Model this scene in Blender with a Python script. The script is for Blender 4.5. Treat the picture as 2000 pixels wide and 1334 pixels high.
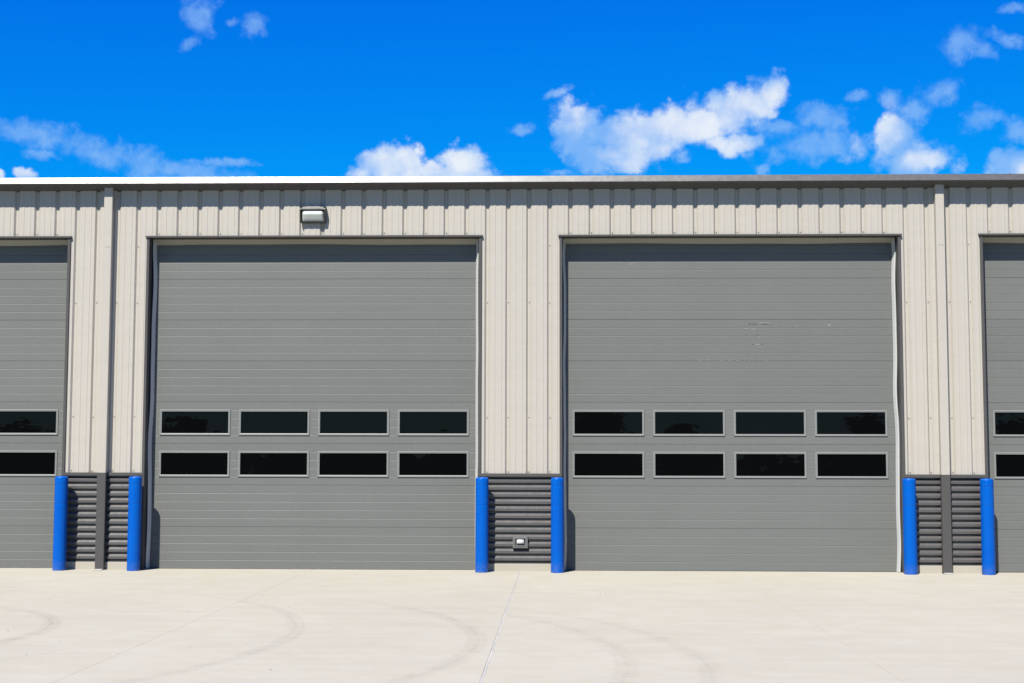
import bpy, bmesh, math, random
from mathutils import Matrix, Vector

# ------------------------------------------------------------------ clean start
for o in list(bpy.data.objects):
    bpy.data.objects.remove(o)
scene = bpy.context.scene
COL = scene.collection
random.seed(7)

# ------------------------------------------------------------------ camera
# metres; x to the right along the wall, y into the building (wall face y = 0), z up
CAM_POS = (0.0, -21.254, 1.572)
YAW, PITCH, ROLL = math.radians(1.874), math.radians(4.711), math.radians(-0.127)
cam_d = bpy.data.cameras.new('camera')
cam_d.sensor_width = 36.0
cam_d.lens = 51.37
cam_d.clip_start = 0.1
cam_d.clip_end = 5000.0
cam = bpy.data.objects.new('camera', cam_d)
COL.objects.link(cam)
_r = Matrix.Rotation(YAW, 3, 'Z') @ Matrix.Rotation(PITCH, 3, 'X') @ Matrix.Rotation(ROLL, 3, 'Y')
right, fwd, up = _r.col[0], _r.col[1], _r.col[2]
cam.matrix_world = Matrix(((right.x, up.x, -fwd.x, CAM_POS[0]),
                           (right.y, up.y, -fwd.y, CAM_POS[1]),
                           (right.z, up.z, -fwd.z, CAM_POS[2]),
                           (0, 0, 0, 1)))
scene.camera = cam

# ------------------------------------------------------------------ colour management
scene.render.engine = 'CYCLES'
scene.view_settings.view_transform = 'Standard'
scene.view_settings.look = 'None'
scene.view_settings.gamma = 1.0
scene.view_settings.use_curve_mapping = False
scene.view_settings.exposure = 1.04

# ------------------------------------------------------------------ sun
SUN_TRAVEL = Vector((0.39, 1.0, -1.35)).normalized()
TO_SUN = -SUN_TRAVEL
SUN_ELEV = math.asin(TO_SUN.z)
SUN_ROT = math.atan2(TO_SUN.x, TO_SUN.y)
sun_d = bpy.data.lights.new('sun', 'SUN')
sun_d.energy = 5.0
sun_d.angle = math.radians(0.53)
sun_d.color = (1.0, 0.955, 0.885)
sun = bpy.data.objects.new('sun', sun_d)
sun.rotation_euler = TO_SUN.to_track_quat('Z', 'Y').to_euler()
sun.location = (-8, -20, 30)
COL.objects.link(sun)


# ------------------------------------------------------------------ node helpers
class NT:
    def __init__(self, tree):
        self.t = tree
        self.n = tree.nodes
        self.l = tree.links

    def link(self, a, b):
        self.l.new(a, b)

    def put(self, sock, v):
        if isinstance(v, bpy.types.NodeSocket):
            self.l.new(v, sock)
        elif v is not None:
            sock.default_value = v

    def math(self, op, a, b=None, c=None, clamp=False):
        n = self.n.new('ShaderNodeMath')
        n.operation = op
        n.use_clamp = clamp
        self.put(n.inputs[0], a)
        self.put(n.inputs[1], b)
        self.put(n.inputs[2], c)
        return n.outputs[0]

    def vmath(self, op, a, b=None, scale=None):
        n = self.n.new('ShaderNodeVectorMath')
        n.operation = op
        self.put(n.inputs[0], a)
        self.put(n.inputs[1], b)
        if scale is not None:
            self.put(n.inputs['Scale'], scale)
        return n.outputs['Value'] if op in ('LENGTH', 'DOT_PRODUCT', 'DISTANCE') else n.outputs['Vector']

    def noise(self, vec, scale, detail=4, rough=0.55, dist=0.0, color=False):
        n = self.n.new('ShaderNodeTexNoise')
        n.noise_dimensions = '3D'
        self.put(n.inputs['Vector'], vec)
        n.inputs['Scale'].default_value = scale
        n.inputs['Detail'].default_value = detail
        n.inputs['Roughness'].default_value = rough
        n.inputs['Distortion'].default_value = dist
        return n.outputs['Color'] if color else n.outputs['Fac']

    def mapr(self, v, a, b, c=0.0, d=1.0, smooth=False):
        n = self.n.new('ShaderNodeMapRange')
        n.interpolation_type = 'SMOOTHSTEP' if smooth else 'LINEAR'
        self.put(n.inputs['Value'], v)
        self.put(n.inputs['From Min'], a)
        self.put(n.inputs['From Max'], b)
        self.put(n.inputs['To Min'], c)
        self.put(n.inputs['To Max'], d)
        return n.outputs['Result']

    def mapping(self, vec, loc=(0, 0, 0), rot=(0, 0, 0), scale=(1, 1, 1), kind='POINT'):
        n = self.n.new('ShaderNodeMapping')
        n.vector_type = kind
        self.put(n.inputs['Vector'], vec)
        n.inputs['Location'].default_value = loc
        n.inputs['Rotation'].default_value = rot
        n.inputs['Scale'].default_value = scale
        return n.outputs['Vector']

    def mix(self, f, a, b, blend='MIX'):
        n = self.n.new('ShaderNodeMix')
        n.data_type = 'RGBA'
        n.blend_type = blend
        self.put(n.inputs['Factor'], f)
        for s, v in ((n.inputs[6], a), (n.inputs[7], b)):
            if isinstance(v, (tuple, list)) and len(v) == 3:
                v = (*v, 1)
            self.put(s, v)
        return n.outputs[2]

    def bump(self, h, strength=0.3, dist=0.01):
        n = self.n.new('ShaderNodeBump')
        n.inputs['Strength'].default_value = strength
        n.inputs['Distance'].default_value = dist
        self.put(n.inputs['Height'], h)
        return n.outputs['Normal']

    def sepxyz(self, v):
        n = self.n.new('ShaderNodeSeparateXYZ')
        self.put(n.inputs[0], v)
        return n.outputs[0], n.outputs[1], n.outputs[2]

    def comb(self, x, y, z):
        n = self.n.new('ShaderNodeCombineXYZ')
        self.put(n.inputs[0], x)
        self.put(n.inputs[1], y)
        self.put(n.inputs[2], z)
        return n.outputs[0]


# ------------------------------------------------------------------ world: Nishita sky with clouds
# clouds lie by world direction: centre (dx/dy, dz/dy), half sizes, tilt in degrees
THICK = [(0.0680, 0.2290, 0.0300, 0.0130, 8), (0.0430, 0.2270, 0.0200, 0.0120, 0), (0.0115, 0.2300, 0.0165, 0.0200, 20), (0.0290, 0.2120, 0.0290, 0.0110, 0), (0.0575, 0.2201, 0.0315, 0.0154, 5),
         (0.0894, 0.2326, 0.0298, 0.0161, 15), (0.1230, 0.2432, 0.0298, 0.0140, 20), (0.1461, 0.2546, 0.0133, 0.0119, 30),
         (0.1193, 0.2180, 0.0210, 0.0070, 0), (0.0379, 0.2066, 0.0245, 0.0077, 0), (-0.1203, 0.2058, 0.0217, 0.0126, 0),
         (-0.1043, 0.2094, 0.0126, 0.0105, 0), (-0.1400, 0.2002, 0.0125, 0.0059, 0), (-0.0668, 0.2070, 0.0171, 0.0112, 0), (-0.0930, 0.1995, 0.0420, 0.0085, 0),
         (-0.3743, 0.2004, 0.0077, 0.0042, 0), (-0.3924, 0.2001, 0.0035, 0.0035, 0), (0.3098, 0.2039, 0.0182, 0.0126, 0),
         (0.2453, 0.2056, 0.0252, 0.0119, 10), (0.2324, 0.2236, 0.0147, 0.0147, 30)]
THIN = [(0.1811, 0.2382, 0.0182, 0.0077, 0), (0.1791, 0.2195, 0.0368, 0.0098, 3), (0.1511, 0.2305, 0.0210, 0.0049, -10),
        (0.2586, 0.2543, 0.0175, 0.0084, 25), (0.2305, 0.2498, 0.0077, 0.0063, -30), (0.2443, 0.2425, 0.0098, 0.0084, 30),
        (0.2886, 0.2351, 0.0119, 0.0070, 20), (0.2059, 0.2524, 0.0070, 0.0042, 0), (0.3139, 0.2278, 0.0098, 0.0084, 0),
        (0.2779, 0.2891, 0.0154, 0.0105, 0), (0.2943, 0.2836, 0.0091, 0.0063, 0), (0.3075, 0.2925, 0.0119, 0.0056, -20),
        (0.3136, 0.3146, 0.0091, 0.0035, 10), (-0.2542, 0.3096, 0.0105, 0.0140, -10), (-0.2575, 0.2941, 0.0084, 0.0042, 40),
        (-0.2142, 0.3056, 0.0091, 0.0070, -20), (-0.2295, 0.3094, 0.0049, 0.0035, 0), (-0.3788, 0.2289, 0.0263, 0.0077, -12),
        (-0.3385, 0.2203, 0.0333, 0.0084, -14), (-0.3020, 0.2103, 0.0385, 0.0091, -14), (-0.2585, 0.2021, 0.0350, 0.0063, -8),
        (-0.3638, 0.2139, 0.0126, 0.0032, 0), (-0.2370, 0.2078, 0.0245, 0.0028, -4), (-0.0270, 0.2296, 0.0085, 0.0036, 12),
        (-0.0017, 0.2566, 0.0091, 0.0028, 25), (0.1402, 0.2011, 0.0053, 0.0032, 0), (0.0025, 0.1995, 0.0098, 0.0028, 0)]
SKY_STRENGTH = 0.05
world = bpy.data.worlds.new('World')
scene.world = world
world.use_nodes = True
w = NT(world.node_tree)
w.n.clear()
sky = w.n.new('ShaderNodeTexSky')
sky.sky_type = 'NISHITA'
sky.sun_disc = False
sky.sun_elevation = SUN_ELEV
sky.sun_rotation = SUN_ROT
sky.altitude = 300
sky.air_density = 1.0
sky.dust_density = 0.0
sky.ozone_density = 3.0
# deep polarised blue of the whole sky
tc0 = w.n.new('ShaderNodeTexCoord')
hor = w.mapr(w.sepxyz(tc0.outputs['Generated'])[2], 0.15, 0.0, 0.0, 0.75, True)
sr, sg, sb = w.sepxyz(sky.outputs[0])
sky_col = w.comb(w.math('MULTIPLY', sr, 0.004),
                 w.math('MULTIPLY', w.math('POWER', w.math('MINIMUM', sg, 8.0), 1.35), 0.45),
                 w.math('MULTIPLY', w.math('POWER', sb, 0.5), 3.65))
sky_col = w.mix(hor, sky_col, w.vmath('MULTIPLY', sky.outputs[0], (0.62, 0.72, 0.85)))

tc = w.n.new('ShaderNodeTexCoord')
dirv = tc.outputs['Generated']
dx, dy, dz = w.sepxyz(dirv)
safe = w.math('MAXIMUM', dy, 0.04)
uv = w.comb(w.math('DIVIDE', dx, safe), w.math('DIVIDE', dz, safe), 0.0)
wn1 = w.vmath('SUBTRACT', w.noise(dirv, 38.0, 3, 0.55, color=True), (0.5, 0.5, 0.5))
wn2 = w.vmath('SUBTRACT', w.noise(dirv, 120.0, 5, 0.6, color=True), (0.5, 0.5, 0.5))
uvw = w.vmath('ADD', w.vmath('ADD', uv, w.vmath('SCALE', wn1, scale=0.011)), w.vmath('SCALE', wn2, scale=0.007))


def blob_field(blobs):
    acc = None
    for (cx, cz, rx, rz, a) in blobs:
        q = w.mapping(uvw, (cx, cz, 0), (0, 0, math.radians(a)), (rx * 1.22, rz * 1.22, 1.0), 'TEXTURE')
        d = w.vmath('LENGTH', q)
        acc = d if acc is None else w.math('SMOOTH_MIN', acc, d, 0.25)
    return acc


fb = w.noise(dirv, 62.0, 7, 0.60)
low = w.noise(dirv, 24.0, 2, 0.5)
vo = w.n.new('ShaderNodeTexVoronoi')
vo.feature = 'SMOOTH_F1'
vo.inputs['Scale'].default_value = 95.0
vo.inputs['Smoothness'].default_value = 0.35
w.link(w.vmath('ADD', dirv, w.vmath('SCALE', wn2, scale=0.012)), vo.inputs['Vector'])
puff = w.math('SUBTRACT', vo.outputs['Distance'], 0.42)
fbc = w.math('SUBTRACT', fb, 0.5)
d_thick = blob_field(THICK)
d_thin = blob_field(THIN)
e_thick = w.math('ADD', d_thick, w.math('ADD', w.math('MULTIPLY', fbc, 1.1), w.math('MULTIPLY', puff, 0.55)))
e_thin = w.math('ADD', d_thin, w.math('ADD', w.math('MULTIPLY', fbc, 2.6), w.math('MULTIPLY', puff, 0.35)))
a_thick = w.math('MULTIPLY', w.mapr(e_thick, 1.14, 0.62, 0.0, 1.0, True), w.mapr(w.math('ADD', w.math('MULTIPLY', fb, 0.5), w.math('MULTIPLY', low, 0.5)), 0.36, 0.58, 1.0, 0.72))
a_thin = w.math('MULTIPLY', w.mapr(e_thin, 1.25, 0.15, 0.0, 1.0, True), w.mapr(fb, 0.35, 0.65, 0.66, 0.36))
alpha = w.math('MAXIMUM', a_thick, a_thin)
body = w.mapr(w.math('ADD', w.math('MULTIPLY', w.math('SUBTRACT', 1.0, e_thick), 0.55),
                     w.math('MULTIPLY', w.math('SUBTRACT', 0.52, low), 2.6)), -0.25, 0.75, 0.0, 1.0, True)
k = 0.49 / SKY_STRENGTH
BLUE_C, WHITE_C = (0.27 * k, 0.52 * k, 0.93 * k), (0.84 * k, 0.89 * k, 0.95 * k)
cloud_col = w.mix(body, BLUE_C, WHITE_C)
# the rest of the sky carries the same kind of scattered fair-weather clouds
gen = w.noise(w.mapping(dirv, scale=(1, 1, 2.4)), 5.0, 4, 0.6)
a_gen = w.math('MULTIPLY', w.mapr(gen, 0.68, 0.82, 0.0, 0.6, True), w.mapr(dz, 0.02, 0.12))
gen_col = w.mix(w.mapr(gen, 0.66, 0.80), BLUE_C, WHITE_C)


def background(c):
    n = w.n.new('ShaderNodeBackground')
    n.inputs['Strength'].default_value = SKY_STRENGTH
    w.link(c, n.inputs['Color'])
    return n.outputs[0]


# the detailed northern cloud bank is evaluated only where it lies
in_bank = w.math('MULTIPLY', w.math('LESS_THAN', w.math('ABSOLUTE', w.math('ADD', w.math('DIVIDE', dx, safe), 0.035)), 0.46),
                 w.math('MULTIPLY', w.math('LESS_THAN', w.math('ABSOLUTE', w.math('SUBTRACT', w.math('DIVIDE', dz, safe), 0.26)), 0.10),
                        w.math('GREATER_THAN', dy, 0.2)))
mixs = w.n.new('ShaderNodeMixShader')
w.link(in_bank, mixs.inputs[0])
w.link(background(w.mix(a_gen, sky_col, gen_col)), mixs.inputs[1])
w.link(background(w.mix(alpha, sky_col, cloud_col)), mixs.inputs[2])
wo = w.n.new('ShaderNodeOutputWorld')
w.link(mixs.outputs[0], wo.inputs['Surface'])


# ------------------------------------------------------------------ materials
def new_mat(name):
    m = bpy.data.materials.new(name)
    m.use_nodes = True
    t = NT(m.node_tree)
    b = next(n for n in t.n if n.type == 'BSDF_PRINCIPLED')
    return m, t, b


def coord(t, kind='Object'):
    n = t.n.new('ShaderNodeTexCoord')
    return n.outputs[kind]


def wpos(t):
    return t.n.new('ShaderNodeNewGeometry').outputs['Position']


def rnd(t):
    return t.n.new('ShaderNodeObjectInfo').outputs['Random']


def paint(name, base, rough=0.4, var=0.06, vstreak=0.0, bump_s=0.0, bump_scale=300.0, wave=0.0, objvar=0.0, spec=0.5):
    m, t, b = new_mat(name)
    p = wpos(t)
    n1 = t.noise(p, 0.9, 3, 0.6)
    n2 = t.noise(p, 14.0, 2, 0.6)
    f = t.math('ADD', t.math('MULTIPLY', t.math('SUBTRACT', n1, 0.5), 2 * var), t.math('MULTIPLY', t.math('SUBTRACT', n2, 0.5), var))
    if vstreak:
        s = t.noise(t.mapping(p, scale=(22.0, 22.0, 0.35)), 1.0, 4, 0.6)
        f = t.math('ADD', f, t.math('MULTIPLY', t.math('SUBTRACT', s, 0.5), 2 * vstreak))
    if objvar:
        f = t.math('ADD', f, t.math('MULTIPLY', t.math('SUBTRACT', rnd(t), 0.5), 2 * objvar))
    f = t.math('ADD', f, 1.0)
    c = t.vmath('SCALE', t.vmath('ADD', (0, 0, 0), base), scale=f)
    t.link(c, b.inputs['Base Color'])
    t.link(t.mapr(n2, 0.3, 0.7, rough * 0.9, rough * 1.15), b.inputs['Roughness'])
    b.inputs['Specular IOR Level'].default_value = spec
    h = None
    if bump_s:
        h = t.math('MULTIPLY', t.noise(p, bump_scale, 2, 0.5), 1.0)
        nrm = t.bump(h, bump_s, 0.002)
        t.link(nrm, b.inputs['Normal'])
    if wave:
        h2 = t.noise(t.mapping(p, scale=(1.6, 1.0, 3.0)), 1.0, 3, 0.5)
        nb = t.n.new('ShaderNodeBump')
        nb.inputs['Strength'].default_value = 1.0
        nb.inputs['Distance'].default_value = wave
        t.link(h2, nb.inputs['Height'])
        if bump_s:
            t.link(nrm, nb.inputs['Normal'])
        t.link(nb.outputs[0], b.inputs['Normal'])
    return m


M = {}
M['tan'] = paint('tan_wall_paint', (0.312, 0.290, 0.246), 0.45, 0.02, 0.022, 0.0, wave=0.006, objvar=0.012, spec=0.35)
M['charcoal'] = paint('charcoal_trim_paint', (0.057, 0.054, 0.051), 0.45, 0.04, 0.02, spec=0.2)
M['wainscot'] = paint('charcoal_wainscot_paint', (0.060, 0.0565, 0.053), 0.34, 0.05, 0.03, spec=0.65)
M['gutter'] = paint('charcoal_gutter_paint', (0.057, 0.056, 0.055), 0.33, 0.04, 0.0, wave=0.004)
M['door'] = paint('grey_door_paint', (0.105, 0.108, 0.099), 0.5, 0.05, 0.02, 0.25, 220.0, wave=0.004, objvar=0.03, spec=0.2)
M['frame'] = paint('grey_window_frame_plastic', (0.162, 0.165, 0.155), 0.4, 0.02)
M['seal'] = paint('pale_vinyl_seal', (0.377, 0.381, 0.361), 0.5, 0.05)
M['headseal'] = paint('beige_vinyl_seal', (0.246, 0.234, 0.189), 0.5, 0.05)
M['rubber'] = paint('black_rubber', (0.025, 0.025, 0.025), 0.6, 0.1)


def mat_bollard():
    m, t, b = new_mat('blue_bollard_plastic')
    p = wpos(t)
    ox, oy, oz = t.sepxyz(coord(t))
    fade = t.noise(p, 1.7, 3, 0.6)
    c = t.mix(t.mapr(fade, 0.3, 0.7), (0.0000, 0.0590, 0.2993), (0.0000, 0.0689, 0.3157))
    # pale rubs and grey scuffs of bumpers, dust splashed up the foot
    rub = t.noise(t.mapping(p, scale=(26.0, 26.0, 7.0)), 1.0, 5, 0.7)
    pick = t.mapr(t.noise(p, 2.3, 2, 0.5), 0.50, 0.62)
    c = t.mix(t.math('MULTIPLY', t.mapr(rub, 0.66, 0.76, 0.0, 0.45), pick), c, (0.012, 0.115, 0.33))
    dust = t.math('MULTIPLY', t.mapr(oz, 0.16, 0.0, 0.0, 0.5), t.mapr(t.noise(p, 30.0, 4, 0.65), 0.40, 0.70))
    c = t.mix(dust, c, (0.1312, 0.1394, 0.1640))
    t.link(c, b.inputs['Base Color'])
    t.link(t.mapr(rub, 0.3, 0.75, 0.17, 0.42), b.inputs['Roughness'])
    b.inputs['Specular IOR Level'].default_value = 0.14
    return m


M['blue'] = mat_bollard()
M['bronze'] = paint('dark_bronze_casting', (0.018, 0.019, 0.016), 0.45, 0.06)
M['boxgrey'] = paint('grey_box_casting', (0.098, 0.098, 0.093), 0.45, 0.05)
M['white_plastic'] = paint('white_plastic', (0.369, 0.377, 0.377), 0.35, 0.04)
M['lit_slope'] = paint('lit_slope_paint', (0.180, 0.176, 0.164), 0.4, 0.05)  # paler colour for the sunlit top slope of the wall light
M['steel'] = paint('screw_steel', (0.057, 0.056, 0.053), 0.5, 0.1)
M['sealant'] = paint('white_joint_sealant', (0.325, 0.318, 0.290), 0.7, 0.3)
M['scuff'] = paint('pale_scuff', (0.215, 0.218, 0.212), 0.7, 0.1)
M['tree'] = paint('dark_foliage', (0.016, 0.025, 0.011), 0.9, 0.4, spec=0.1)
M['bark'] = paint('bark', (0.049, 0.037, 0.029), 0.9, 0.2)


def mat_glass():
    m, t, b = new_mat('dark_tinted_window_glass')
    b.inputs['Base Color'].default_value = (0.0016, 0.0018, 0.0020, 1)
    b.inputs['Roughness'].default_value = 0.015
    b.inputs['IOR'].default_value = 1.23
    h = t.noise(t.mapping(wpos(t), scale=(1.0, 1.0, 2.2)), 2.6, 2, 0.5)
    t.link(t.bump(h, 1.0, 0.0007), b.inputs['Normal'])
    return m


M['glass'] = mat_glass()


def mat_lens():
    m, t, b = new_mat('prismatic_glass_lens')
    p = coord(t)
    sx, sy, sz = t.sepxyz(p)
    ribs = t.math('SINE', t.math('MULTIPLY', sz, 420.0))
    ribs2 = t.math('SINE', t.math('MULTIPLY', sx, 420.0))
    t.link(t.bump(t.math('ADD', ribs, ribs2), 0.6, 0.002), b.inputs['Normal'])
    b.inputs['Base Color'].default_value = (0.4100, 0.4346, 0.3936, 1)
    b.inputs['Roughness'].default_value = 0.12
    b.inputs['Coat Weight'].default_value = 0.5
    return m


M['lens'] = mat_lens()

# tyre marks on the yard: circle centre, radius, strength, lower limit of x relative to the centre
TYRES = [(-7.718, -7.928, 2.933, 1.0, 1.2), (-8.113, -8.099, 5.672, 0.75, 3.0), (-6.297, -8.454, 5.572, 0.85, 4.6),
         (-5.859, -9.553, 6.386, 0.65, 5.0), (-5.721, -9.751, 6.863, 0.55, 5.0)]


def mat_concrete(name, base, marks=True, var=0.075):
    m, t, b = new_mat(name)
    p = wpos(t)
    big = t.noise(p, 0.35, 3, 0.6, 0.3)
    mid = t.noise(p, 2.2, 5, 0.65, 0.4)
    small = t.noise(p, 26.0, 3, 0.65)
    grit = t.noise(p, 190.0, 1, 0.6)
    f = t.math('MULTIPLY', t.math('SUBTRACT', big, 0.5), 2.2 * var)
    f = t.math('ADD', f, t.math('MULTIPLY', t.math('SUBTRACT', mid, 0.5), 2.4 * var))
    f = t.math('ADD', f, t.math('MULTIPLY', t.math('SUBTRACT', small, 0.5), 1.6 * var))
    f = t.math('ADD', f, t.math('MULTIPLY', t.math('SUBTRACT', grit, 0.5), 1.2 * var))
    # broom and wash streaks along the wall
    st = t.noise(t.mapping(p, scale=(0.5, 5.0, 1.0)), 1.0, 4, 0.62)
    f = t.math('ADD', f, t.math('MULTIPLY', t.math('SUBTRACT', st, 0.5), 2.0 * var))
    # dark worn spots
    sp = t.noise(t.mapping(p, scale=(0.9, 1.3, 1.0)), 1.0, 7, 0.7)
    f = t.math('SUBTRACT', f, t.mapr(sp, 0.64, 0.78, 0.0, 0.10))
    dr = t.noise(p, 7.0, 3, 0.6)
    f = t.math('SUBTRACT', f, t.math('MULTIPLY', t.mapr(dr, 0.70, 0.76, 0.0, 0.16), t.mapr(mid, 0.45, 0.6)))
    if marks:
        px, py, pz = t.sepxyz(p)
        wob = t.math('MULTIPLY', t.math('SUBTRACT', t.noise(p, 1.4, 3, 0.5), 0.5), 0.10)
        brk = t.mapr(t.noise(p, 5.0, 5, 0.7), 0.32, 0.66)
        for cx, cy, r, s, lo in TYRES:
            d = t.vmath('DISTANCE', t.comb(px, py, 0.0), (cx, cy, 0.0))
            e = t.math('ABSOLUTE', t.math('ADD', t.math('SUBTRACT', d, r), wob))
            band = t.mapr(e, 0.12, 0.03, 0.0, 1.0, True)
            ln = t.mapr(t.math('SINE', t.math('MULTIPLY', d, 78.0)), -1.0, 1.0, 0.45, 1.0)
            side = t.mapr(t.math('SUBTRACT', px, cx), lo - 1.2, r * 0.99, 0.0, 1.0)
            mk = t.math('MULTIPLY', t.math('MULTIPLY', band, ln), t.math('MULTIPLY', side, brk))
            f = t.math('SUBTRACT', f, t.math('MULTIPLY', mk, 0.25 * s))
    f = t.math('ADD', f, 1.0)
    tint = t.mix(t.mapr(mid, 0.35, 0.65), (base[0] * 1.0, base[1] * 0.998, base[2] * 0.975), (base[0] * 0.995, base[1] * 1.003, base[2] * 1.02))
    t.link(t.vmath('SCALE', tint, scale=f), b.inputs['Base Color'])
    b.inputs['Roughness'].default_value = 0.85
    b.inputs['Specular IOR Level'].default_value = 0.25
    t.link(t.bump(t.math('ADD', t.math('MULTIPLY', grit, 0.5), small), 0.25, 0.004), b.inputs['Normal'])
    return m


M['concrete'] = mat_concrete('pale_yard_concrete', (0.307, 0.289, 0.231))
M['curb'] = mat_concrete('foundation_concrete', (0.295, 0.271, 0.221), False, 0.07)
M['joint'] = paint('joint_dirt', (0.254, 0.238, 0.213), 0.9, 0.2)


def mat_ground():
    m, t, b = new_mat('dry_grass_ground')
    p = wpos(t)
    n = t.noise(p, 0.4, 8, 0.65)
    t.link(t.mix(t.mapr(n, 0.35, 0.65), (0.0369, 0.0451, 0.0180), (0.0820, 0.0820, 0.0410)), b.inputs['Base Color'])
    b.inputs['Roughness'].default_value = 0.95
    return m


M['ground'] = mat_ground()
M['asphalt'] = paint('asphalt', (0.041, 0.041, 0.043), 0.9, 0.15)


# ------------------------------------------------------------------ mesh helpers
class MB:
    def __init__(self):
        self.v, self.f = [], []

    def box(self, x0, x1, y0, y1, z0, z1):
        b = len(self.v)
        self.v += [(x, y, z) for x in (x0, x1) for y in (y0, y1) for z in (z0, z1)]
        for q in ((0, 1, 3, 2), (4, 6, 7, 5), (0, 4, 5, 1), (2, 3, 7, 6), (0, 2, 6, 4), (1, 5, 7, 3)):
            self.f.append(tuple(b + i for i in q))
        return self

    def sweep(self, rings, closed=True, cap=True):
        b = len(self.v)
        n = len(rings[0])
        for r in rings:
            self.v += list(r)
        for i in range(len(rings) - 1):
            for j in range(n if closed else n - 1):
                k2 = (j + 1) % n
                self.f.append((b + i * n + j, b + i * n + k2, b + (i + 1) * n + k2, b + (i + 1) * n + j))
        if closed and cap:
            self.f.append(tuple(b + j for j in range(n)))
            self.f.append(tuple(b + (len(rings) - 1) * n + j for j in range(n)))
        return self

    def along_x(self, prof, x0, x1, closed=True):
        return self.sweep([[(x, y, z) for y, z in prof] for x in (x0, x1)], closed)

    def along_z(self, prof, z0, z1, closed=True):
        return self.sweep([[(x, y, z) for x, y in prof] for z in (z0, z1)], closed)

    def lathe(self, prof, seg=40):
        rings = []
        for r, z in prof:
            rings.append([(r * math.cos(2 * math.pi * i / seg), r * math.sin(2 * math.pi * i / seg), z) for i in range(seg)])
        return self.sweep(rings)

    def mesh(self, name, mat, bevel=0.0, smooth=False, weld=0.0):
        me = bpy.data.meshes.new(name)
        me.from_pydata(self.v, [], self.f)
        bm = bmesh.new()
        bm.from_mesh(me)
        if weld:
            bmesh.ops.remove_doubles(bm, verts=bm.verts[:], dist=weld)
        bmesh.ops.recalc_face_normals(bm, faces=bm.faces[:])
        if bevel:
            ed = [e for e in bm.edges if len(e.link_faces) == 2 and e.calc_face_angle(0) > 0.5]
            bmesh.ops.bevel(bm, geom=ed, offset=bevel, segments=2, affect='EDGES', profile=0.7, clamp_overlap=True)
        bm.to_mesh(me)
        bm.free()
        me.materials.append(mat)
        if smooth:
            for p in me.polygons:
                p.use_smooth = True
            try:
                me.set_sharp_from_angle(angle=math.radians(40))
            except Exception:
                pass
        return me


def link(name, data, parent=None, loc=(0, 0, 0), rotz=0.0):
    o = bpy.data.objects.new(name, data)
    COL.objects.link(o)
    o.parent = parent
    o.location = loc
    o.rotation_euler = (0, 0, rotz)
    return o


def part(name, mb, mat, parent, bevel=0.0, smooth=False, loc=(0, 0, 0), kind=None):
    o = link(name, mb.mesh(name, M[mat], bevel, smooth), parent, loc)
    if kind:
        o['kind'] = kind
    return o


def tag(o, label, cat=None, group=None, kind=None):
    o['label'] = label
    if cat:
        o['category'] = cat
    if group:
        o['group'] = group
    if kind:
        o['kind'] = kind
    return o


# ------------------------------------------------------------------ the setting: ground, yard
g = MB()
g.v = [(-1500, -1500, -0.09), (1500, -1500, -0.09), (1500, 1500, -0.09), (-1500, 1500, -0.09)]
g.f = [(0, 1, 2, 3)]
o = link('ground', g.mesh('ground', M['ground']))
tag(o, 'dry grassy ground around the concrete yard', kind='structure')

YX0, YX1, YY0, YY1 = -43.12, 42.00, -13.7, 19.5
bed = MB().box(YX0 + 0.02, YX1 - 0.02, YY0 + 0.02, YY1 - 0.02, -0.3, -0.0045)
yard = link('concrete_yard', bed.mesh('concrete_yard', M['joint']))
tag(yard, 'pale concrete yard in front of the building', kind='structure')
lot = link('added_asphalt_lot', MB().box(-60, 60, -58, -13.705, -0.3, -0.012).mesh('added_asphalt_lot', M['asphalt']))  # unseen lot, added to lessen the light bounced onto wall and doors
tag(lot, 'unseen dark asphalt lot added beyond the yard to cut bounced light', kind='structure')
JOINT0, JSTEP = -0.565, 3.04
k0 = -14
slab_cache = {}
rows = [(-13.7, 0.30)]
for k in range(k0, 14):
    xl = JOINT0 + JSTEP * k
    xr = xl + JSTEP
    for ri, (ya, yb) in enumerate(rows):
        # the joint that meets the middle pier is wider and filled with sealant
        gl = 0.011 if k == 0 else 0.0006
        gr = 0.011 if k == -1 else 0.0006
        key = (gl, gr, ri)
        if key not in slab_cache:
            sm = MB().box(gl, JSTEP - gr, ya + 0.004, yb - 0.004, -0.16, 0.0)
            slab_cache[key] = sm.mesh('concrete_slab', M['concrete'], bevel=0.002)
        link('concrete_slab', slab_cache[key], yard, (xl, 0, 0))
# under the building floor
link('floor_slab', MB().box(-13.6, 12.4, 0.304, 19.4, -0.16, -0.0005).mesh('floor_slab', M['concrete']), yard)
rings = []
for i in range(120):
    y = 0.25 - i * 0.105
    wv = 0.0015 * math.sin(i * 1.7) + 0.001 * math.sin(i * 0.6)
    rings.append([(JOINT0 - 0.0095 + wv, y, -0.0044), (JOINT0 - 0.0095 + wv, y, -0.003), (JOINT0 + 0.002, y, -0.0015 + 0.001 * math.sin(i * 2.3)),
                  (JOINT0 + 0.0085 - wv, y, -0.004), (JOINT0 + 0.0085 - wv, y, -0.0044)])
link('joint_sealant', MB().sweep(rings).mesh('joint_sealant', M['sealant']), yard)

# ------------------------------------------------------------------ the building
BX0, BX1 = -13.42, 12.26          # ends of the building
WALL_TOP, WALL_BOT = 5.60, 1.405
HEAD = 4.893                      # top of the door head trim
HALF = 2.47                       # half of a wall opening
DOORS = [-9.722, -3.622, 2.478, 8.578]
OPEN = [(c - HALF, c + HALF) for c in DOORS]
PIERS = [(BX0, OPEN[0][0])] + [(OPEN[i][1], OPEN[i + 1][0]) for i in range(3)] + [(OPEN[3][1], BX1)]
DOOR_Y = 0.21

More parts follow.
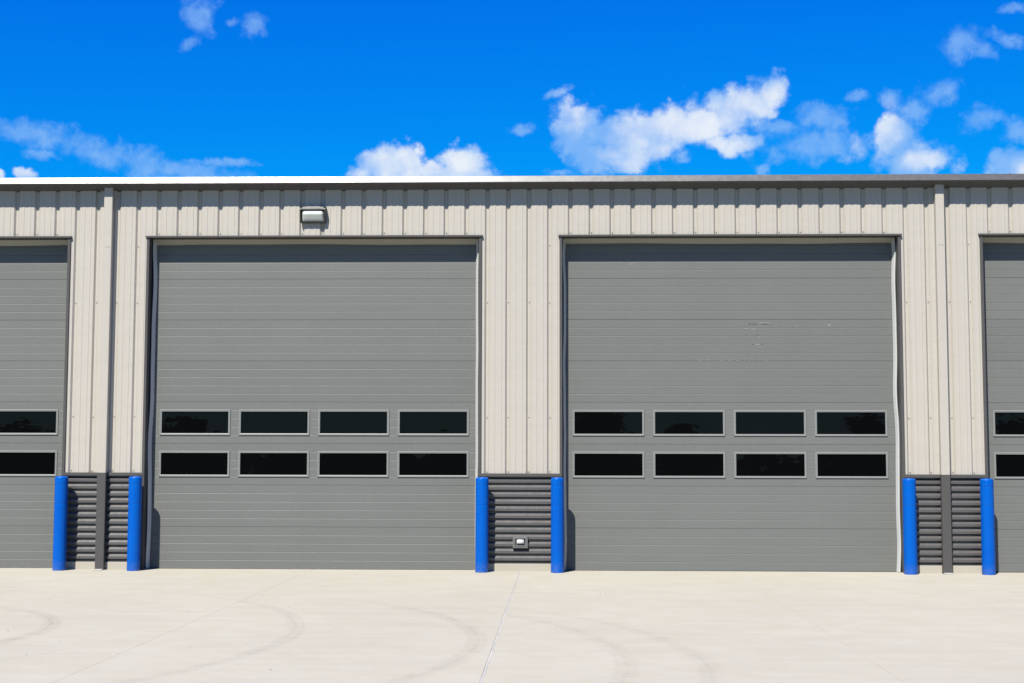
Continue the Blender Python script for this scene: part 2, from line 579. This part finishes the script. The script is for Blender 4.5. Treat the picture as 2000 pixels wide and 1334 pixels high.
bld = link('metal_building', None)
tag(bld, 'long metal building with tan ribbed walls and grey overhead doors', 'building')

# ribbed wall sheets: flats at y = 0, grooves every 0.3048 m, two small ribs on each flat
G0, GP = -1.364, 0.3048


def wall_profile(x0, x1):
    pts = []
    kk = math.floor((x0 - G0) / GP) - 1
    while G0 + kk * GP < x1 + GP:
        gx = G0 + kk * GP
        pts += [(gx - 0.040, 0.0), (gx - 0.016, 0.031), (gx + 0.016, 0.031), (gx + 0.040, 0.0)]
        for c in (0.104, 0.2008):
            pts += [(gx + c - 0.016, 0.0), (gx + c - 0.010, -0.0035), (gx + c + 0.010, -0.0035), (gx + c + 0.014, 0.0)]
        kk += 1

    def at(x):
        for (a, ya), (b_, yb) in zip(pts, pts[1:]):
            if a <= x <= b_:
                return ya + (yb - ya) * (x - a) / max(b_ - a, 1e-9)
        return 0.0
    cuts = [x0, x1] + [e for ab in OPEN for e in ab if x0 < e < x1]
    xs = sorted(set([round(p, 5) for p, _ in pts if x0 < p < x1] + [round(c, 5) for c in cuts]))
    return [(x, at(x)) for x in xs]


def over_open(xm):
    return any(a < xm < b_ for a, b_ in OPEN)


SHEET = 3 * GP
ks = math.floor((BX0 - (G0 + 0.05)) / SHEET)
x = G0 + 0.05 + ks * SHEET
while x < BX1:
    xa, xb = max(x, BX0), min(x + SHEET, BX1)
    if xb - xa > 0.02:
        pr = wall_profile(xa, xb)
        mb = MB()
        for (a, ya), (b_, yb) in zip(pr, pr[1:]):
            z0 = HEAD - 0.01 if over_open((a + b_) / 2) else WALL_BOT
            n = len(mb.v)
            mb.v += [(a, ya, z0), (b_, yb, z0), (b_, yb, WALL_TOP), (a, ya, WALL_TOP)]
            mb.f.append((n, n + 1, n + 2, n + 3))
        me = mb.mesh('wall_panel', M['tan'], weld=0.0)
        # every face looks outwards (towards -y)
        bm = bmesh.new()
        bm.from_mesh(me)
        for f_ in bm.faces:
            if f_.normal.y > 0:
                f_.normal_flip()
        bm.to_mesh(me)
        bm.free()
        # side laps stand a hair apart
        sh = link('wall_panel', me, bld, (0, random.uniform(-0.0012, 0.0012), 0))
    x += SHEET

# horizontal ribbed wainscot below
WP = 0.1016
for (a, b_) in PIERS:
    prof = []
    zt = 1.395
    z = 0.112
    prof.append((0.028, 0.112))
    zz = 0.222 - WP
    while zz < zt:
        # zz is the upper edge of the lit slope's front; the rib face runs down from zz - 0.027
        for yy, dz_ in ((-0.006, -0.032 - 0.035), (-0.006, -0.032), (0.028, 0.006), (0.028, 0.017)):
            zc = zz + dz_
            if 0.112 < zc < zt:
                prof.append((yy, zc))
        zz += WP
    prof = sorted(prof, key=lambda q: q[1])
    prof.append((prof[-1][0], zt))
    mb = MB()
    xs = [a + 0.001, b_ - 0.001]
    mb.along_x(prof, xs[0], xs[1], closed=False)
    me = mb.mesh('wainscot_panel', M['wainscot'])
    bm = bmesh.new()
    bm.from_mesh(me)
    for f_ in bm.faces:
        if f_.normal.y > 0:
            f_.normal_flip()
    bm.to_mesh(me)
    bm.free()
    link('wainscot_panel', me, bld)
    part('foundation_curb', MB().box(a + 0.012, b_ - 0.012, -0.018, 0.30, -0.05, 0.110), 'curb', bld, bevel=0.006)
    # base trim between ribbed wall and wainscot, with a drip lip
    part('base_trim', MB().along_x([(0.035, 1.408), (-0.012, 1.406), (-0.030, 1.401), (-0.031, 1.360), (-0.024, 1.358), (0.035, 1.362)],
                                   a - 0.022, b_ + 0.022), 'charcoal', bld, bevel=0.0015)
    part('base_closure', MB().box(a + 0.001, b_ - 0.001, -0.002, 0.03, 0.104, 0.122), 'charcoal', bld)

# trims around the openings
for (a, b_) in OPEN:
    for s, e in ((1, a), (-1, b_)):
        # face flange, deep return and inner stop
        pr = [(e - s * 0.010, 0.020), (e - s * 0.010, -0.022), (e - s * 0.002, -0.0245), (e + s * 0.028, -0.0245), (e + s * 0.031, -0.021),
              (e + s * 0.031, 0.200), (e + s * 0.020, 0.200), (e + s * 0.020, 0.020)]
        part('jamb_trim', MB().along_z(pr, 0.0, HEAD - 0.026), 'charcoal', bld)
        # the framing behind the trim closes the wall
        part('jamb_frame', MB().box(min(e - s * 0.02, e - s * 0.20), max(e - s * 0.02, e - s * 0.20), 0.045, 0.30, 0.0, HEAD + 0.3), 'charcoal', bld)
    part('head_trim', MB().along_x([(0.02, HEAD + 0.004), (-0.034, HEAD), (-0.042, HEAD - 0.006), (-0.042, HEAD - 0.027), (-0.036, HEAD - 0.029),
                                    (0.20, HEAD - 0.024), (0.20, HEAD + 0.004)], a - 0.026, b_ + 0.026), 'charcoal', bld)

# ---- overhead doors
SEC_H = 0.61
DW = 2.53
WINC = (-1.765, -0.588, 0.588, 1.765)
WW, WH = 0.525, 0.190                     # half width and half height of a window frame
GRV = (0.122, 0.244, 0.366, 0.488)


def section_profile():
    pr = [(0.003, 0.0005), (0.0, 0.0045)]
    for gz in GRV:
        pr += [(0.0, gz - 0.0055), (0.0036, gz + 0.0015), (0.0, gz + 0.0045)]
    pr += [(0.0, SEC_H - 0.003), (0.004, SEC_H - 0.0005)]
    return pr


def section_mesh(windows):
    pr = section_profile()
    mb = MB()
    if not windows:
        mb.along_x(pr, -DW, DW, closed=False)
    else:
        xs = [-DW]
        for c in WINC:
            xs += [c - WW + 0.012, c + WW - 0.012]
        xs.append(DW)
        wz0, wz1 = 0.310 - WH + 0.012, 0.310 + WH - 0.012

        def at(z):
            for (ya, za), (yb, zb) in zip(pr, pr[1:]):
                if za <= z <= zb:
                    return ya + (yb - ya) * (z - za) / max(zb - za, 1e-9)
            return 0.0
        zs = sorted(set([q[1] for q in pr] + [wz0, wz1]))
        for i in range(len(xs) - 1):
            for (za, zb) in zip(zs, zs[1:]):
                if i % 2 == 1 and wz0 - 1e-6 <= za and zb <= wz1 + 1e-6:
                    continue
                n = len(mb.v)
                mb.v += [(xs[i], at(za), za), (xs[i + 1], at(za), za), (xs[i + 1], at(zb), zb), (xs[i], at(zb), zb)]
                mb.f.append((n, n + 1, n + 2, n + 3))
    # back skin gives the section its thickness
    n = len(mb.v)
    if not windows:
        mb.v += [(-DW, 0.05, 0.0005), (DW, 0.05, 0.0005), (DW, 0.05, SEC_H - 0.0005), (-DW, 0.05, SEC_H - 0.0005)]
        mb.f.append((n, n + 1, n + 2, n + 3))
    me = mb.mesh('door_section', M['door'])
    bm = bmesh.new()
    bm.from_mesh(me)
    for f_ in bm.faces:
        if f_.normal.y > 0:
            f_.normal_flip()
    bm.to_mesh(me)
    bm.free()
    return me


SEC_PLAIN = section_mesh(False)
SEC_WIN = section_mesh(True)


def ring_mesh(name, mat, hw, hh, prof):
    """mitred rectangular frame; prof = list of (inset, y)"""
    mb = MB()
    n = len(prof)
    for sx, sz in ((-1, -1), (1, -1), (1, 1), (-1, 1)):
        for inset, y in prof:
            mb.v.append((sx * (hw - inset), y, sz * (hh - inset)))
    for c in range(4):
        d = (c + 1) % 4
        for j in range(n):
            j2 = (j + 1) % n
            mb.f.append((c * n + j, d * n + j, d * n + j2, c * n + j2))
    return mb.mesh(name, M[mat])


WIN_FRAME = ring_mesh('window_frame', 'frame', WW, WH,
                      [(0.0, 0.002), (0.0, -0.010), (0.004, -0.014), (0.012, -0.0145), (0.016, -0.010), (0.019, -0.010), (0.022, -0.0125),
                       (0.029, -0.010), (0.0305, 0.012), (0.013, 0.012)])
PANE = MB().box(-WW + 0.026, WW - 0.026, 0.004, 0.010, -WH + 0.026, WH - 0.026).mesh('window_pane', M['glass'])
PANE_BACK = MB().box(-WW + 0.02, WW - 0.02, 0.030, 0.034, -WH + 0.02, WH - 0.02).mesh('pane_backing', M['rubber'])


def seal_strip(side, seed, amp):
    """vinyl weather strip down one jamb: a flap that waves along its length"""
    rs = random.Random(seed)
    ph = [rs.uniform(0, 6.28) for _ in range(4)]
    fr = [rs.uniform(1.6, 2.2), rs.uniform(3.6, 4.6), rs.uniform(6.5, 8.5), rs.uniform(0.5, 0.9)]
    rings = []
    n = 90
    xj = -side * (HALF - 0.031)
    for i in range(n + 1):
        z = 0.005 + (HEAD - 0.045) * i / n
        end = min(1.0, (HEAD - 0.05 - z) / 0.25 + 0.1)
        wv = amp * end * (0.5 * math.sin(fr[0] * z + ph[0]) + 0.55 * math.sin(fr[1] * z + ph[1]) + 0.2 * math.sin(fr[2] * z + ph[2])
                          + 0.4 * math.sin(fr[3] * z + ph[3]))
        s = side
        off = 0.022 + wv
        # carrier lip, flap, tip against the door
        rings.append([(xj + s * (off - 0.012), 0.128, z), (xj + s * (off - 0.002), 0.120, z), (xj + s * (off + 0.006), 0.126, z),
                      (xj + s * (off + 0.012), 0.150, z), (xj + s * (0.051 + wv), 0.190, z), (xj + s * (0.053 + wv), 0.197, z),
                      (xj + s * (0.040 + wv), 0.198, z), (xj + s * (off + 0.000), 0.160, z)])
    return MB().sweep(rings)


def head_strip(seed):
    rs = random.Random(seed)
    ph = [rs.uniform(0, 6.28) for _ in range(2)]
    rings = []
    n = 60
    for i in range(n + 1):
        x = -HALF + 0.034 + (2 * HALF - 0.068) * i / n
        wv = 0.006 * math.sin(1.3 * x + ph[0]) + 0.003 * math.sin(3.7 * x + ph[1])
        rings.append([(x, 0.135, HEAD - 0.027), (x, 0.131, HEAD - 0.034), (x, 0.168, HEAD - 0.088 + wv), (x, 0.196, HEAD - 0.104 + wv),
                      (x, 0.198, HEAD - 0.098 + wv), (x, 0.172, HEAD - 0.080 + wv), (x, 0.142, HEAD - 0.030)])
    return MB().sweep(rings)


DLAB = ['overhead door cut off by the frame edge beside the first blue bollard',
        'overhead door under the wall light',
        'overhead door with pale scuff marks, right of the middle pier',
        'overhead door cut off by the right edge of the photo']
AMPS = [(0.007, 0.006), (0.012, 0.004), (0.009, 0.013), (0.007, 0.007)]
for di, c in enumerate(DOORS):
    door = link('overhead_door', None, bld, (c, DOOR_Y, 0.0))
    door['label'] = DLAB[di]
    for k in range(8):
        win = k in (2, 3)
        link('door_section', SEC_WIN if win else SEC_PLAIN, door, (0, random.uniform(-0.0006, 0.0006), 0.004 + k * SEC_H))
        if win:
            for cx in WINC:
                zc = 0.004 + k * SEC_H + 0.310
                tl = random.uniform(-0.0035, 0.0035)
                f_ = link('window_frame', WIN_FRAME, door, (cx, 0, zc))
                pn = link('window_pane', PANE, door, (cx, 0, zc))
                pn.rotation_euler = (random.uniform(-0.0025, 0.0025), 0, tl)
                link('pane_backing', PANE_BACK, door, (cx, 0, zc))
    part('side_seal', seal_strip(1, di * 2 + 11, AMPS[di][0]), 'seal', door, smooth=True, loc=(0, -DOOR_Y, 0))
    part('side_seal', seal_strip(-1, di * 2 + 12, AMPS[di][1]), 'seal', door, smooth=True, loc=(0, -DOOR_Y, 0))
    part('head_seal', head_strip(di + 40), 'headseal', door, smooth=True, loc=(0, -DOOR_Y, 0))
    part('bottom_seal', MB().along_x([(-0.004, 0.001), (-0.006, 0.006), (-0.002, 0.012), (0.03, 0.012), (0.03, 0.001)], -2.43, 2.43), 'rubber', door)
    if di == 2:
        # pale transfer marks left on the door by something that rubbed it
        sc = MB()
        rs = random.Random(5)

        def sliver(xa, za, xb, zb, wd):
            xa, xb = xa - c, xb - c
            dxx, dzz = xb - xa, zb - za
            ln = math.hypot(dxx, dzz) or 1
            nx, nz = -dzz / ln * wd, dxx / ln * wd
            n = len(sc.v)
            sc.v += [(xa, -0.0012, za), ((xa + xb) / 2 + nx, -0.0012, (za + zb) / 2 + nz), (xb, -0.0012, zb), ((xa + xb) / 2 - nx, -0.0012, (za + zb) / 2 - nz)]
            sc.f.append((n, n + 1, n + 2, n + 3))
        runs = [(2.727, 3.597, 2.80, 3.612), (2.74, 3.598, 2.92, 3.601), (2.90, 3.598, 3.10, 3.597), (2.90, 3.617, 3.06, 3.618), (3.06, 3.616, 3.101, 3.600),
                (3.452, 3.569, 3.512, 3.568), (3.90, 3.581, 4.004, 3.583), (2.712, 3.532, 2.78, 3.534), (2.80, 3.520, 2.861, 3.523), (2.84, 3.534, 2.86, 3.524),
                (2.86, 3.438, 2.927, 3.440), (2.91, 3.404, 2.93, 3.400), (2.784, 3.297, 2.86, 3.296), (2.84, 3.301, 2.95, 3.294), (2.93, 3.296, 2.993, 3.308),
                (2.80, 3.168, 2.83, 3.166), (2.915, 3.26, 2.935, 3.256)]
        for r_ in runs:
            for q in range(2):
                j = lambda s_: rs.uniform(-s_, s_)
                sliver(r_[0] + j(.015), r_[1] + j(.004), r_[2] + j(.015), r_[3] + j(.004), rs.uniform(0.002, 0.0048))
        xx = 2.004
        while xx < 3.02:
            ln = rs.uniform(0.015, 0.10)
            sliver(xx, 3.063 + rs.uniform(-.004, .004), xx + ln, 3.064 + rs.uniform(-.004, .004), rs.uniform(0.0018, 0.004))
            xx += ln + rs.uniform(0.005, 0.07)
        for q in range(5):
            sliver(1.066 + rs.uniform(-.01, .01), 4.47 + rs.uniform(-.02, .02), 1.07 + rs.uniform(-.02, .02), 4.50 + rs.uniform(-.02, .02), 0.003)
        part('scuff_marks', sc, 'scuff', door, kind='stuff')

# ---- gutter in lapped lengths
seams = [BX0 - 0.12, -9.5, -3.398, 2.70, 8.80, BX1 + 0.12]
gp = [(0.03, 5.560), (-0.004, 5.574), (-0.222, 5.633), (-0.231, 5.641), (-0.228, 5.650), (-0.212, 5.690), (-0.1945, 5.735),
      (-0.182, 5.7365), (0.03, 5.735)]
for i in range(len(seams) - 1):
    d = 0.0014 * (i % 2)
    pr = [(y - (d if y < -0.1 else 0), z + (d if z > 5.7 else 0)) for y, z in gp]
    part('gutter', MB().along_x(pr, seams[i] - 0.03, seams[i + 1]), 'gutter', bld)

# ---- downspouts on every second pier
for xc in (-6.668, 5.514):
    w2 = 0.063
    pr = [(xc - w2, -0.006), (xc - w2, -0.094), (xc - w2 + 0.007, -0.101), (xc + w2 - 0.007, -0.101), (xc + w2, -0.094), (xc + w2, -0.006)]
    ds = part('downspout', MB().along_z(pr, 1.398, 5.62), 'tan', bld, smooth=True)
    w2 = 0.0655
    pr = [(xc - w2, -0.033), (xc - w2, -0.097), (xc - w2 + 0.007, -0.104), (xc + w2 - 0.007, -0.104), (xc + w2, -0.097), (xc + w2, -0.033)]
    ob = part('downspout_boot', MB().along_z(pr, 0.012, 1.4035), 'charcoal', ds, smooth=True)
    st = MB()
    for zz in (4.72, 1.30, 0.36):
        for dx_ in (-0.02, 0.022):
            st.box(xc + dx_ - 0.004, xc + dx_ + 0.004, -0.108, -0.1005, zz - 0.004, zz + 0.004)
    part('rivets', st, 'steel' if False else 'boxgrey', ds, kind='stuff')
    part('offset_tongue', MB().along_x([(-0.11, 0.0035), (-0.20, 0.003), (-0.20, 0.006), (-0.104, 0.014)], xc - 0.06, xc + 0.06), 'sealant', ds)

# ---- screws in the grooves
sc = MB()


def screw(x, y, z):
    r = 0.0075
    ring1 = [(x + r * math.cos(a * math.pi / 3), y, z + r * math.sin(a * math.pi / 3)) for a in range(6)]
    ring2 = [(px, y - 0.007, pz) for px, _, pz in ring1]
    sc.sweep([ring1, ring2])


kk = math.ceil((BX0 - G0) / GP)
while G0 + kk * GP < BX1:
    gx = G0 + kk * GP
    if over_open(gx):
        screw(gx + random.uniform(-.003, .005), 0.031, HEAD + 0.035 + random.uniform(-.004, .004))
    elif not any(abs(gx - e) < 0.05 for ab in OPEN for e in ab):
        for zz in (3.902, 2.217, 1.43):
            screw(gx + random.uniform(-.003, .006), 0.031, zz + random.uniform(-.006, .006))
        if kk % 4 == 0:
            screw(gx, 0.031, 4.741)
    kk += 1
xx = -13.0
while xx < 12.2:
    sc.box(xx - 0.010, xx + 0.010, -0.186, -0.170, 5.735, 5.744)
    xx += 1.2192
part('fasteners', sc, 'steel', bld, kind='stuff')

# ---- shell: roof, ends, back
part('roof', MB().along_x([(-0.17, 5.700), (-0.17, 5.729), (9.5, 6.10), (19.3, 5.70), (19.3, 5.60), (9.5, 6.02)], BX0 - 0.1, BX1 + 0.1), 'gutter', bld)
for xa, xb in ((BX0 - 0.04, BX0), (BX1, BX1 + 0.04)):
    mb = MB()
    mb.sweep([[(xx_, 0.02, -0.05), (xx_, 0.02, 5.58), (xx_, 9.5, 5.98), (xx_, 19.1, 5.58), (xx_, 19.1, -0.05)] for xx_ in (xa, xb)])
    part('end_wall', mb, 'tan', bld)
    s = -1 if xa < 0 else 1
    e = xa if xa < 0 else xb
    part('corner_trim', MB().box(min(e, e + s * 0.02), max(e, e + s * 0.02), -0.03, 0.12, 0.0, 5.57), 'charcoal', bld)
part('rear_wall', MB().box(BX0, BX1, 19.1, 19.2, -0.05, 5.6), 'tan', bld)

# ------------------------------------------------------------------ bollards
bp = [(0.094, 0.0), (0.0943, 0.004), (0.0943, 0.03)]
for zz in (0.956, 1.233):
    bp += [(0.0943, zz - 0.03), (0.0943, zz - 0.007), (0.0930, zz - 0.002), (0.0930, zz + 0.002), (0.0943, zz + 0.006), (0.0943, zz + 0.03)]
bp += [(0.0943, 1.320)]
for i in range(1, 9):
    a = i / 8 * math.pi / 2
    bp.append((0.0943 - 0.026 * (1 - math.cos(a)), 1.322 + 0.026 * math.sin(a)))
bp += [(0.040, 1.3515), (0.018, 1.3555), (0.0005, 1.3565)]
bol_mesh = MB().lathe(bp, 48).mesh('bollard', M['blue'], smooth=True)
BOL = [(-7.216, 'blue bollard left of the first downspout, at the edge of the cut-off door'),
       (-6.136, 'blue bollard right of the first downspout, beside the door under the wall light'),
       (-1.114, 'blue bollard left of the small wall box on the middle pier'),
       (-0.034, 'blue bollard right of the small wall box on the middle pier'),
       (4.965, 'blue bollard beside the wavy white seal of the scuffed door'),
       (6.058, 'blue bollard farthest right, past the second downspout')]
for i, (bx, lab) in enumerate(BOL):
    b_ = link('bollard', bol_mesh, None, (bx, -0.205, 0.0), random.uniform(0, 6))
    tag(b_, lab, 'bollard', 'blue bollards guarding the door jambs')

# ------------------------------------------------------------------ wall light above the first full door
wl = link('wall_light', None, None, (-3.630, 0.0, 5.075))
tag(wl, 'dark bronze wall pack light with ribbed glass lens under the eave', 'wall light')
hw = 0.178
part('housing', MB().along_x([(-0.002, 0.0), (-0.044, 0.0), (-0.066, 0.004), (-0.068, 0.014), (-0.048, 0.018), (-0.048, 0.176), (-0.116, 0.186), (-0.122, 0.194),
                              (-0.118, 0.202), (-0.052, 0.240), (-0.002, 0.246)], -hw, hw), 'bronze', wl, bevel=0.002)
part('lit_top_strip', MB().along_x([(-0.110, 0.2085), (-0.062, 0.2362), (-0.062, 0.2385), (-0.110, 0.2108)], -hw + 0.022, hw - 0.022), 'lit_slope', wl)  # pale strip: sunlight on the housing's top slope put into colour
for s in (-1, 1):
    pr = [(-0.002, 0.002), (-0.062, 0.002), (-0.078, 0.016), (-0.116, 0.150), (-0.125, 0.194), (-0.120, 0.205), (-0.052, 0.243), (-0.002, 0.248)]
    xa = s * hw
    part('side_cheek', MB().along_x(pr, xa - 0.012, xa + 0.010), 'bronze', wl, bevel=0.003)
ln = MB()
rings = []
nz = 14
for i in range(25):
    u = -1 + 2 * i / 24
    xx = u * (hw - 0.016)
    e = (1 - abs(u) ** 10)
    prof = []
    for j in range(nz + 1):
        tt = j / nz
        z = 0.019 + 0.156 * tt
        # lower face leans out, a soft ridge at two thirds, then a steeper upper face
        b0 = 0.058 + 0.062 * min(1.0, tt / 0.66) ** 0.85 - 0.022 * max(0.0, (tt - 0.70) / 0.30)
        b0 -= 0.012 * max(0.0, 1 - tt / 0.10)
        prof.append((xx, -0.050 - (b0 - 0.050) * (0.30 + 0.70 * e), z))
    rings.append(prof + [(xx, -0.0485, 0.175), (xx, -0.0485, 0.019)])
ln.sweep(rings)
part('lens', ln, 'lens', wl, smooth=True)

# ------------------------------------------------------------------ small wall box on the middle pier
bx = link('wall_box', None, None, (-0.568, -0.004, 0.333))
tag(bx, 'small grey square wall box with white hood on the ribbed wainscot between two bollards', 'wall box')
fr = ring_mesh('mounting_frame', 'boxgrey', 0.109, 0.087,
               [(0.0, 0.024), (0.0, -0.040), (0.004, -0.046), (0.022, -0.046), (0.026, -0.052), (0.034, -0.052), (0.038, -0.046), (0.042, -0.014), (0.042, 0.024)])
link('mounting_frame', fr, bx, (0, 0, 0.087))
part('back_plate', MB().box(-0.072, 0.072, -0.012, 0.02, 0.040, 0.134), 'boxgrey', bx)
hp = [(-0.014, 0.130), (-0.040, 0.126), (-0.052, 0.112), (-0.058, 0.094), (-0.058, 0.076), (-0.050, 0.066), (-0.040, 0.064), (-0.040, 0.070), (-0.014, 0.100)]
rings = []
for i in range(13):
    u = -1 + i / 6
    sx = u * 0.055
    kx = 1 - 0.35 * abs(u) ** 3
    rings.append([(sx * (1.0 - 0.10 * math.sin((z - 0.064) / 0.066 * math.pi)), -0.014 + (y + 0.014) * kx, z + 0.006 * abs(u) ** 2 * (1 if z < 0.09 else 0)) for y, z in hp])
part('hood', MB().sweep(rings), 'white_plastic', bx, smooth=True)

# ------------------------------------------------------------------ grit and pebbles on the yard
deb = MB()
spots = [(-5.819, -4.623), (-3.893, -5.887), (-2.921, -5.402), (0.422, -1.497), (0.599, -7.21), (0.865, -8.15), (0.478, -3.684), (0.543, -3.545),
         (0.578, -3.611), (0.623, -3.541), (-4.369, -8.453), (-5.122, -7.676), (-1.424, -1.085), (0.879, -1.967), (-2.19, -10.113), (-3.132, -8.815),
         (-4.326, -9.367), (-3.2, -7.015), (1.199, -3.16)]
rs = random.Random(21)
sizes = [rs.uniform(0.007, 0.014) for _ in spots]
for _ in range(170):
    spots.append((rs.uniform(-10, 10), rs.uniform(-13, -0.3)))
    sizes.append(rs.uniform(0.002, 0.006))
for _ in range(60):
    spots.append((rs.uniform(0.2, 4.6), 0.14 + rs.uniform(-0.06, 0.04)))
    sizes.append(rs.uniform(0.002, 0.008))
for (px, py), r in zip(spots, sizes):
    top = [(px + r * rs.uniform(.4, .8) * math.cos(a), py + r * rs.uniform(.4, .8) * math.sin(a), r * rs.uniform(.6, 1.0)) for a in (0.3, 1.6, 2.8, 4.0, 5.2)]
    bot = [(px + r * rs.uniform(.8, 1.2) * math.cos(a), py + r * rs.uniform(.8, 1.2) * math.sin(a), -0.001) for a in (0.3, 1.6, 2.8, 4.0, 5.2)]
    deb.sweep([bot, top])
peb = link('debris', deb.mesh('debris', M['joint']))
tag(peb, 'scattered grit and small pebbles on the concrete yard', 'debris', kind='stuff')

# ------------------------------------------------------------------ far trees behind the photographer, mirrored in the door windows
tr = MB()
rs = random.Random(3)


def leaf_clump(cx, cy, cz, R, n):
    for _ in range(n):
        a, b2 = rs.uniform(0, 6.283), rs.uniform(-1, 1)
        rr = R * rs.uniform(0.35, 1.0)
        q = math.sqrt(1 - b2 * b2)
        x_, y_, z_ = cx + rr * q * math.cos(a), cy + rr * q * math.sin(a), cz + rr * b2 * 0.8
        s = rs.uniform(0.25, 0.55)
        n0 = len(tr.v)
        u1 = Vector((rs.uniform(-1, 1), rs.uniform(-1, 1), rs.uniform(-1, 1))).normalized()
        u2 = u1.cross(Vector((rs.uniform(-1, 1), rs.uniform(-1, 1), rs.uniform(-1, 1)))).normalized()
        c0 = Vector((x_, y_, z_))
        for q1, q2 in ((-1, -.6), (1, -.6), (1, .6), (-1, .6)):
            tr.v.append(tuple(c0 + u1 * s * q1 + u2 * s * q2))
        tr.f.append((n0, n0 + 1, n0 + 2, n0 + 3))


xx = -95.0
while xx < 85:
    hgt = 2.2 + 0.7 * rs.random()
    if xx < -24 or -2 < xx < 9 or xx > 20:
        hgt += rs.uniform(0.3, 2.4)
    R = rs.uniform(1.6, 2.6)
    yy = -78 + rs.uniform(-4, 4)
    zz = 0.8
    while zz < hgt - 0.6:
        leaf_clump(xx + rs.uniform(-.5, .5), yy, zz, R * (1.0 if zz < hgt * .6 else 0.7), 110)
        zz += 1.1
    xx += rs.uniform(1.2, 2.4)
tl = link('treeline', tr.mesh('treeline', M['tree']))
tag(tl, 'dark far-off row of bushes and trees mirrored in the door windows', 'trees', kind='stuff')
